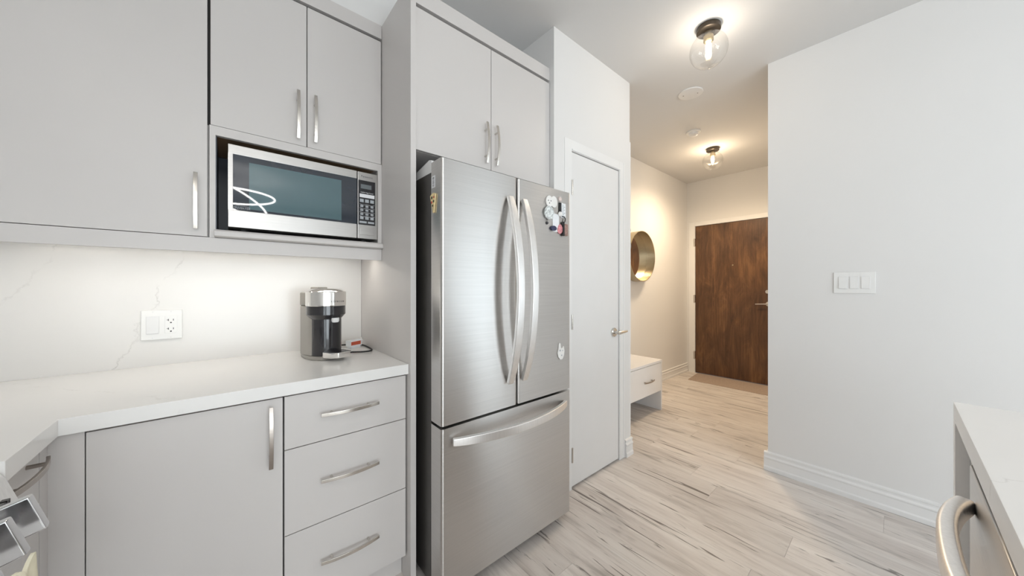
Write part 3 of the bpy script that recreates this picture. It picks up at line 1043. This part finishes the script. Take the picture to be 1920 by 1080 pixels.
MB().lathe([(0, 0.010), (0.026, 0.0085), (0.032, 0.011), (0.034, 0.008), (0.030, 0.0), (0, 0)], (XF + 0.0006, 1.212, 1.603), 'x', 28).build('plate', 'paper_mottled', m4)
MB().lathe([(0, 0.006), (0.006, 0.005), (0.008, 0.0), (0, 0)], (XF + 0.0006, 1.203, 1.552), 'x', 14).build('charm', 'print_dark', m4)
MB().tube([(XF + 0.003, 1.204, 1.572), (XF + 0.004, 1.203, 1.560)], 0.001, 6).build('chain', 'print_dark', m4)
o = MB().box(XF + 0.0006, XF + 0.0014, 1.245, 1.292, 1.515, 1.606).build('note_paper', 'paper_white')
tag(o, 'pale blue-white note paper held under a white ball magnet', 'paper', MG)
o = MB().lathe([(0, 0.016), (0.009, 0.0135), (0.013, 0.007), (0.011, 0.001), (0, 0.001)], (XF + 0.0010, 1.295, 1.608), 'x', 20).build('fridge_magnet', 'ceramic_white')
tag(o, 'white ball magnet pinning the note paper', 'magnet', MG)
o = blob(ell(1, 0.62), 1.247, 1.530, 0.020, 0.009, '', '').build('fridge_magnet', 'magnet_navy')
tag(o, 'dark navy oval magnet at the lower edge of the note paper', 'magnet', MG)
o = blob([(-.9, -.2), (-.5, .8), (0, 1.2), (.5, .9), (.9, .2), (.7, -.7), (.1, -1.2), (-.6, -1.0)], 1.297, 1.532, 0.021, 0.006, '', '').build('fridge_magnet', 'magnet_pink')
tag(o, 'pink and white patterned magnet beside the keychain', 'magnet', MG)
m8 = thing('keychain', 'reddish keychain pouch with dark side hanging from a black hook', 'keychain', (XF, 1.335, 1.49), MG)
MB().box(XF + 0.0012, XF + 0.013, 1.313, 1.325, 1.498, 1.572, 0.003).build('dark_side', 'plastic_black', m8)
MB().box(XF + 0.0012, XF + 0.012, 1.3255, 1.353, 1.500, 1.562, 0.004).build('pouch', 'magnet_brown', m8)
MB().tube([(XF + 0.006, 1.312, 1.598), (XF + 0.008, 1.328, 1.596), (XF + 0.008, 1.334, 1.588), (XF + 0.008, 1.330, 1.572), (XF + 0.008, 1.322, 1.566)], 0.0025, 8).build('hook', 'plastic_black', m8)
m9 = thing('fridge_magnet', 'white pear-shaped magnet with pointed top low on the fridge door', 'magnet', (XF, 1.307, 0.86), MG)
blob([(-1, -.2), (-.75, .55), (-.65, 1.5), (-.5, 1.9), (-.2, 1.55), (0, .75), (.35, .75), (.75, 1.1), (1, .1), (.85, -.8), (.4, -1.5), (-.3, -1.5), (-.8, -.9)], 1.305, 0.900, 0.026, 0.005, '', '').build('body', 'ceramic_white', m9)
mb = MB()
for yy, zz, r in ((1.296, 0.908, 0.005), (1.308, 0.882, 0.004), (1.316, 0.906, 0.003)):
    mb.lathe([(0, 0.0005), (r, 0.0005), (r, 0), (0, 0)], (XF + 0.0056, yy, zz), 'x', 10)
mb.build('spots', 'print_grey', m9)
# pizza slice magnet on the door edge (faces -Y)
pz = thing('pizza_magnet', 'small pizza slice magnet on the left edge of the fridge door', 'magnet', (-1.196, FY0, 1.53), MG)
MB().prism([(-1.221, 1.597), (-1.208, 1.604), (-1.192, 1.606), (-1.176, 1.600), (-1.190, 1.528), (-1.199, 1.527)], 'y', FY0 - 0.005, FY0 - 0.0003, bevel=0.001).build('slice', 'pizza_cheese', pz)
for xx, zz, mt, r in ((-1.205, 1.588, 'pizza_olive', 0.006), (-1.190, 1.572, 'pizza_olive', 0.005), (-1.198, 1.556, 'pizza_olive', 0.0045), (-1.206, 1.570, 'pizza_tomato', 0.005), (-1.188, 1.588, 'pizza_tomato', 0.004)):
    MB().lathe([(0, 0.0015), (r, 0.001), (r, 0), (0, 0)], (xx, FY0 - 0.005, zz), 'y', 12, M=Matrix.Rotation(math.radians(90), 4, 'X')).build('topping', mt, pz)

# ================================================================== coffee maker
cf = thing('coffee_maker', 'capsule coffee maker with chrome head and dark column on the counter', 'coffee maker', (-1.690, 0.340, 0.9142), local=True, rotz=math.radians(22))
# local: +x is the front
def oval(a, b, cx=0.0, n=36):
    return [(cx + a * math.cos(2 * math.pi * i / n), b * math.sin(2 * math.pi * i / n)) for i in range(n)]
MB().prism([(-0.135, -0.035), (-0.135, 0.035), (-0.06, 0.062), (0.0, 0.070), (0.05, 0.055), (0.066, 0.0), (0.05, -0.055), (0.0, -0.070), (-0.06, -0.062)], 'z', 0.0, 0.018, bevel=0.005).build('base', 'coffee_grey', cf)
MB().prism(oval(0.062, 0.062), 'z', 0.018, 0.185, bevel=0.003).build('column', 'coffee_black', cf, smooth=50)
mb = MB()
mb.prism([(-0.118, -0.040), (-0.118, 0.040), (-0.10, 0.056), (-0.03, 0.066), (-0.005, 0.0635), (-0.005, -0.0635), (-0.03, -0.066), (-0.10, -0.056)], 'z', 0.018, 0.235, bevel=0.003)
mb.build('back_shell', 'coffee_grey', cf)
MB().prism([(-0.142, -0.030), (-0.142, 0.030), (-0.119, 0.042), (-0.119, -0.042)], 'z', 0.030, 0.275, bevel=0.006).build('water_tank', 'coffee_tank', cf)
MB().lathe([(0, 0.176), (0.060, 0.176), (0.079, 0.198), (0.079, 0.236), (0, 0.236)], (0, 0, 0), 'z', 44).build('brew_ring', 'coffee_black', cf, smooth=40)
hd = MB().lathe([(0, 0.2365), (0.080, 0.2365), (0.081, 0.240), (0.081, 0.296), (0.079, 0.300), (0.058, 0.312), (0, 0.314)], (0, 0, 0), 'z', 52).build('head', 'chrome', cf, smooth=30)
MB().box(-0.118, -0.030, -0.050, 0.050, 0.236, 0.296, 0.006).build('head_rear', 'coffee_grey', cf)
MB().box(-0.080, -0.025, -0.024, 0.024, 0.300, 0.320, 0.004).build('lid_handle', 'coffee_grey', cf)
MB().lathe([(0, 0.164), (0.012, 0.164), (0.016, 0.170), (0.016, 0.184), (0, 0.184)], (0.064, 0, 0), 'z', 20).build('spout', 'plastic_white', cf)
tr = MB().prism([(0.045, -0.048), (0.062, -0.054), (0.105, -0.050), (0.128, -0.028), (0.132, 0.0), (0.128, 0.028), (0.105, 0.050), (0.062, 0.054), (0.045, 0.048)], 'z', 0.014, 0.038, bevel=0.003).build('drip_tray', 'chrome', cf)
mb = MB()
for i in range(6):
    xx = 0.066 + i * 0.010
    mb.box(xx, xx + 0.004, -0.036, 0.036, 0.0378, 0.0392)
mb.build('grate', 'coffee_black', tr)
mb = MB()
word = 'NESPRESSO'
for i, ch in enumerate(word):
    a = (i - 4) * 0.105
    R = Matrix.Rotation(a, 4, 'Z') @ Matrix.Translation((0.0812, 0, 0.256)) @ TX
    mb.text(ch, 0.0095, R)
mb.build('lettering', 'print_dark', hd)
cfc = Vector((-1.690, 0.340, 0.9142))
pw = MB()
loop = [(-1.735, 0.40, 0.922), (-1.72, 0.455, 0.920), (-1.70, 0.505, 0.919), (-1.705, 0.540, 0.919), (-1.745, 0.556, 0.919), (-1.82, 0.560, 0.919), (-1.90, 0.556, 0.919), (-1.948, 0.51, 0.920), (-1.955, 0.43, 0.922), (-1.94, 0.35, 0.925), (-1.86, 0.305, 0.926)]
sm = []
for i in range(len(loop) - 1):
    P0, P1, P2, P3 = [Vector(loop[max(0, min(len(loop) - 1, i + q))]) for q in (-1, 0, 1, 2)]
    for k in range(6):
        t = k / 6
        sm.append(0.5 * ((2 * P1) + (P2 - P0) * t + (2 * P0 - 5 * P1 + 4 * P2 - P3) * t * t + (-P0 + 3 * P1 - 3 * P2 + P3) * t ** 3))
Minv = (Matrix.Translation(cfc) @ Matrix.Rotation(math.radians(22), 4, 'Z')).inverted()
MB().tube([Minv @ p for p in sm], 0.0038, 8).build('power_cord', 'rubber_black', cf)
# little white and red box
sb = thing('small_carton', 'small white carton with a red label behind the coffee maker', 'box', (-1.865, 0.505, 0.9142), local=True, rotz=math.radians(28))
MB().box(-0.018, 0.018, -0.036, 0.036, 0.0115, 0.042, 0.0015).build('carton', 'paper_white', sb)
MB().box(0.0175, 0.0186, -0.034, 0.028, 0.018, 0.036).build('label', 'box_red', sb)
MB().box(-0.014, 0.014, -0.03, 0.03, 0.0, 0.0118).build('stand', 'paper_white', sb)
MB().lathe([(0, 0.0), (0.010, 0.0), (0.010, 0.014), (0.004, 0.020), (0.004, 0.028), (0, 0.028)], (0.0, 0.042 + 0.006, 0.022), 'z', 14).build('cap', 'ceramic_white', sb)

# ================================================================== range
RX0, RX1 = -1.070, -0.310
rg = thing('range', 'stainless steel range with front knobs beside the corner counter', 'stove', (-0.69, -0.6, 0))
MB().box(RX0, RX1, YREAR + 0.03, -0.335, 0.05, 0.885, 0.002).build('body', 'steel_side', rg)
MB().box(RX0, RX1, YREAR + 0.03, -0.330, 0.8855, 0.897, 0.002).build('cooktop', 'cooktop_black', rg)
cpn = MB().prism([(-0.334, 0.790), (-0.290, 0.790), (-0.283, 0.800), (-0.309, 0.885), (-0.316, 0.8965), (-0.334, 0.8965)], 'x', RX0, RX1, bevel=0.002).build('control_panel', 'steel_handle', rg)
MB().box(RX0 + 0.004, RX1 - 0.004, -0.333, -0.290, 0.22, 0.782, 0.004).build('oven_door', 'steel', rg)
MB().box(RX0 + 0.10, RX1 - 0.10, -0.291, -0.2885, 0.36, 0.66, 0.001).build('oven_window', 'cooktop_black', rg)
MB().box(RX0 + 0.004, RX1 - 0.004, -0.333, -0.295, 0.06, 0.212, 0.004).build('warming_drawer', 'steel', rg)
mb = MB().tube([(RX0 + 0.09, -0.244, 0.690), (RX1 - 0.09, -0.244, 0.690)], 0.013, 16)
for xx in (RX0 + 0.12, RX1 - 0.12):
    mb.tube([(xx, -0.289, 0.690), (xx, -0.246, 0.690)], 0.010, 12)
mb.build('oven_handle', 'steel_handle', rg)
slope = math.atan2(0.026, 0.085)
nrm = Vector((0, math.cos(slope), math.sin(slope)))
upv = Vector((0, -math.sin(slope), math.cos(slope)))
kc = Vector((0, -0.2955, 0.842))
for xx in (-0.905, -0.835, -0.765, -0.585, -0.515, -0.445):
    c0 = Vector((xx, kc.y, kc.z)) + upv * 0.012
    M = Matrix(((1, 0, 0, 0), (0, upv.y, nrm.y, 0), (0, upv.z, nrm.z, 0), (0, 0, 0, 1)))
    mb = MB().lathe([(0, 0), (0.029, 0), (0.029, 0.006), (0.024, 0.010), (0.0225, 0.032), (0, 0.032)], c0, 'z', 32, M=M)
    kn = mb.build('knob', 'knob_steel', rg, smooth=30)
    g = MB().box(-0.0085, 0.0085, -0.030, 0.030, 0.030, 0.072, 0.0025)
    bmesh.ops.transform(g.bm, matrix=Matrix.Translation(c0) @ M, verts=g.bm.verts[:])
    g.build('grip', 'knob_steel', kn)
mb = MB()
for i in range(3):
    xx = -1.030 + i * 0.016
    mb.box(xx, xx + 0.010, -0.3025, -0.2935, 0.858, 0.8605)
    mb.box(xx, xx + 0.002, -0.3025, -0.2930, 0.845, 0.860)
    mb.box(xx + 0.008, xx + 0.010, -0.3025, -0.2930, 0.845, 0.860)
mb.build('panel_print', 'icon_dark', cpn)
# cream dish towel hung over the third knob
tw = MB()
b = bmesh.new()
rows, cols = 16, 12
grid = []
for i in range(rows + 1):
    t = i / rows
    row = []
    for j in range(cols + 1):
        u = j / cols
        xx = -0.775 + 0.060 * u - 0.006 * t
        zz = 0.868 - 0.30 * t + (0.008 * math.sin(u * 9) if i == 0 else 0)
        yy = -0.198 + 0.007 * math.sin(u * 11 + t * 1.5) * (0.3 + t) - 0.006 * abs(u - 0.5) * (1 - t) + 0.004 * t
        row.append(b.verts.new((xx, yy, zz)))
    grid.append(row)
for i in range(rows):
    for j in range(cols):
        b.faces.new((grid[i][j], grid[i + 1][j], grid[i + 1][j + 1], grid[i][j + 1]))
bmesh.ops.recalc_face_normals(b, faces=b.faces[:])
ret = bmesh.ops.solidify(b, geom=b.faces[:], thickness=0.004)
tw.join(b)
o = tw.build('dish_towel', 'towel_cream', smooth=60)
tag(o, 'cream dish towel hanging in front of the range knobs', 'towel')

# ================================================================== island
IX0, IY1 = 0.100, 1.545
ic = thing('island_countertop', 'white quartz island top with a waterfall end panel', 'countertop', (0.43, 0.97, 0))
MB().box(IX0, 0.80, 0.640, IY1, 0.865, 0.914, 0.0012).build('top', 'quartz_island', ic)
MB().box(IX0, 0.80, IY1 - 0.040, IY1, 0.0, 0.8648, 0.0012).build('waterfall_panel', 'quartz_island', ic)
MB().box(IX0, 0.80, 0.640, 0.680, 0.0, 0.8648, 0.0012).build('waterfall_panel', 'quartz_island', ic)
ib = thing('island_cabinet', 'grey island base cabinet behind the dishwasher', 'cabinet', (0.45, 0.97, 0))
MB().box(0.140, 0.78, 1.295, IY1 - 0.041, 0.0, 0.864).box(0.715, 0.78, 0.6815, 1.294, 0.0, 0.864).build('body', 'cabinet_grey', ib)
box('filler', (0.125, 0.1395, 1.296, IY1 - 0.0415, 0.105, 0.860), 'cabinet_grey', ib, 0.0012)
dw = thing('dishwasher', 'stainless steel dishwasher with a bowed handle under the island top', 'dishwasher', (0.4, 0.99, 0))
XD = 0.106
MB().box(0.135, 0.70, 0.690, 1.288, 0.09, 0.845, 0.002).build('tub', 'plastic_black', dw)
ddr = MB().box(XD, 0.134, 0.688, 1.290, 0.11, 0.830, 0.003).build('door', 'steel', dw)
MB().box(XD + 0.012, 0.133, 0.690, 1.288, 0.8298, 0.842, 0.002).build('control_strip', 'plastic_black', dw)
MB().box(0.17, 0.20, 0.69, 1.288, 0.0, 0.089).build('kick_plate', 'plastic_black', dw)
bow_handle(ddr, lambda u: (XD - 0.010 - 0.037 * (1 - abs(u) ** 2.6), 0.975 + 0.245 * u, 0.762), (0, 0, 1), 0.021, 0.0135, bev=0.007)

# ================================================================== hallway things
# bench
BX, BY1 = -1.545, 3.316
bn = thing('hall_bench', 'white hallway bench with a drawer and panel legs below the round mirror', 'bench', (-1.78, 2.8, 0))
box('top', (XH + 0.022, BX, YE + 0.045, BY1, 0.480, 0.503), 'bench_white', bn, 0.0015)
box('side_panel', (XH + 0.022, BX - 0.002, BY1 - 0.022, BY1 - 0.001, 0.0, 0.4798), 'bench_white', bn, 0.001)
box('side_panel', (XH + 0.022, BX - 0.002, YE + 0.046, YE + 0.067, 0.0, 0.4798), 'bench_white', bn, 0.001)
MB().box(XH + 0.022, BX - 0.024, YE + 0.068, BY1 - 0.023, 0.200, 0.4795).build('drawer_box', 'bench_white', bn)
for (y0, y1) in ((2.690, BY1 - 0.024), (YE + 0.069, 2.687)):
    dr = box('drawer', (BX - 0.022, BX - 0.002, y0, y1, 0.198, 0.476), 'bench_white', bn, 0.0015)
    bar_handle(dr, (BX - 0.002, (y0 + y1) / 2 + 0.03, 0.338), (0, 1, 0), (1, 0, 0), mat='nickel_dark', length=0.19)

# mirror
mr_ = thing('round_mirror', 'round mirror with a deep brass frame on the hallway wall', 'mirror', (XH, 3.63, 1.585 - 0.29))
MB().lathe([(0.290, 0.001), (0.290, 0.105), (0.284, 0.105), (0.284, 0.001)], (XH, 3.63, 1.585), 'x', 72).build('frame', 'brass', mr_, smooth=30)
MB().lathe([(0, 0.001), (0.2838, 0.001), (0.2838, 0.006), (0, 0.006)], (XH, 3.63, 1.585), 'x', 72).build('glass', 'mirror', mr_, smooth=30)

# thin ornament of overlapping discs on the closet end
orn = thing('wall_ornament', 'thin grey wall ornament of overlapping discs on the closet end', 'ornament', (X2 - 0.12, YE + 0.001, 1.364))
for i in range(3):
    zc = 1.424 + i * 0.116
    MB().lathe([(0, 0.004), (0.060, 0.003), (0.062, 0.0), (0, 0.0)], (X2 - 0.064, YE + 0.0205 + 0.006 * (i % 2), zc), 'y', 28).build('disc', 'nickel', orn)

# doormat
o = MB().prism([(-1.82, 4.64), (-0.90, 4.64), (-0.90, 5.085), (-1.865, 5.085)], 'z', 0.0002, 0.006, bevel=0.0015).build('doormat', 'doormat_weave')
tag(o, 'flat taupe doormat in front of the brown entry door', 'doormat')

# triple switch
ts = thing('switch_plate', 'white triple rocker light switch plate on the wall', 'light switch', (-0.17, YR, 1.197))
MB().box(-0.255, -0.084, YR - 0.0065, YR - 0.0003, 1.197, 1.321, 0.002).build('plate', 'plastic_white', ts)
for i in range(3):
    xc = -0.1695 + (i - 1) * 0.0465
    f_ = MB().box(xc - 0.0185, xc + 0.0185, YR - 0.0090, YR - 0.0060, 1.2235, 1.2945, 0.001).build('rocker_frame', 'plastic_switch', ts)
    MB().prism([(YR - 0.0086, 1.226), (YR - 0.0118, 1.226), (YR - 0.0092, 1.292), (YR - 0.0086, 1.292)], 'x', xc - 0.016, xc + 0.016).build('rocker', 'plastic_white', f_)

# ceiling fixtures
def globe_lamp(x, y, label, power, down, warm=(1.0, 0.775, 0.52)):
    L = thing('ceiling_lamp', label, 'ceiling lamp', (x, y, ZC), 'clear globe ceiling lamps')
    MB().lathe([(0, 0), (0.060, 0), (0.062, -0.004), (0.062, -0.026), (0.056, -0.030), (0, -0.030)], (x, y, ZC - 0.0005), 'z', 40).build('canopy', 'bronze', L)
    MB().lathe([(0, -0.030), (0.018, -0.030), (0.018, -0.050), (0.026, -0.054), (0.026, -0.082), (0.020, -0.088), (0, -0.088)], (x, y, ZC), 'z', 28).build('socket', 'brass', L)
    prof = []
    R, cz = 0.098, -0.135
    for i in range(25):
        a = math.radians(20 + (180 - 20) * i / 24)
        prof.append((R * math.sin(a) if i < 24 else 0.0, cz + R * math.cos(a)))
    MB().lathe([(0.030, -0.031)] + prof, (x, y, ZC), 'z', 48).build('globe', 'globe_glass', L, smooth=60)
    MB().lathe([(0, -0.088), (0.010, -0.089), (0.015, -0.105), (0.016, -0.125), (0.011, -0.150), (0.004, -0.170), (0, -0.172)], (x, y, ZC), 'z', 20).build('bulb', 'bulb_glow', L, smooth=60)
    d = bpy.data.lights.new('lamp_glow', 'POINT')
    d.energy = power
    d.color = warm
    d.shadow_soft_size = 0.02
    lo = bpy.data.objects.new('lamp_glow', d)
    C.objects.link(lo)
    lo.parent = L
    lo.location = (0, 0, -0.175)
    d = bpy.data.lights.new('lamp_downglow', 'SPOT')
    d.energy = down
    d.color = warm
    d.spot_size = math.radians(176)
    d.spot_blend = 1.0
    d.shadow_soft_size = 0.14
    lo = bpy.data.objects.new('lamp_downglow', d)
    C.objects.link(lo)
    lo.parent = L
    lo.location = (0, 0, -0.18)


globe_lamp(-0.717, 2.115, 'clear glass globe ceiling lamp nearer the white switch wall', 2.2, 1.5, (1.0, 0.88, 0.74))
globe_lamp(0.30, -0.45, 'added out-of-view globe lamp that brightens the kitchen cabinets', 1.0, 12, (1.0, 0.95, 0.88))  # unseen lamp added behind the camera to brighten drawers and fridge side panel
globe_lamp(-1.318, 4.010, 'clear glass globe ceiling lamp deep in the hallway near the entry door', 4.0, 95)
dv = thing('ceiling_cover', 'flat round white cover plate on the ceiling between the lamps', 'cover plate', (-1.055, 2.735, ZC))
MB().lathe([(0, -0.010), (0.080, -0.008), (0.086, -0.004), (0.087, 0.0), (0, 0)], (-1.055, 2.735, ZC - 0.0005), 'z', 40).build('plate', 'plastic_switch', dv)
for s in (-1, 1):
    MB().lathe([(0, -0.0115), (0.004, -0.0112), (0.004, -0.008), (0, -0.008)], (-1.055 + s * 0.045, 2.735 + s * 0.02, ZC), 'z', 10).build('screw', 'nickel_dark', dv)
sd = thing('smoke_detector', 'small white round smoke detector on the hallway ceiling', 'smoke detector', (-1.300, 3.44, ZC))
MB().lathe([(0, -0.012), (0.058, -0.012), (0.062, -0.008), (0.062, 0), (0, 0)], (-1.300, 3.44, ZC - 0.0005), 'z', 36).build('base', 'plastic_white', sd)
MB().lathe([(0, -0.040), (0.030, -0.038), (0.040, -0.030), (0.044, -0.012), (0, -0.012)], (-1.300, 3.44, ZC - 0.0005), 'z', 36).build('chamber', 'plastic_switch', sd)

# ring pendant of the living area (seen as a reflection in the microwave door)
rp = thing('ring_pendant', 'white LED double ring pendant lamp hanging in the living area', 'pendant lamp', (2.6, 0.0, ZC))
MB().lathe([(0, -0.03), (0.07, -0.03), (0.07, 0), (0, 0)], (2.6, 0.0, ZC - 0.0005), 'z', 28).build('canopy', 'plastic_white', rp)
for R, zc, tx, ty in ((0.52, 2.46, 0.02, 0.0), (0.47, 2.45, -0.46, 0.10)):
    pts = []
    for i in range(64):
        a = 2 * math.pi * i / 64
        p = Vector((R * math.cos(a), R * math.sin(a), 0))
        p.rotate(Matrix.Rotation(tx, 3, 'X') @ Matrix.Rotation(ty, 3, 'Y'))
        pts.append(Vector((2.6, 0.0, zc)) + p)
    MB().tube(pts, 0.011, 8, closed=True).build('ring', 'ring_glow', rp)
    mb = MB()
    for q in (0, 21, 42):
        mb.tube([(2.6, 0.0, ZC - 0.03), pts[q]], 0.0015, 5)
    mb.build('wire', 'nickel', rp)
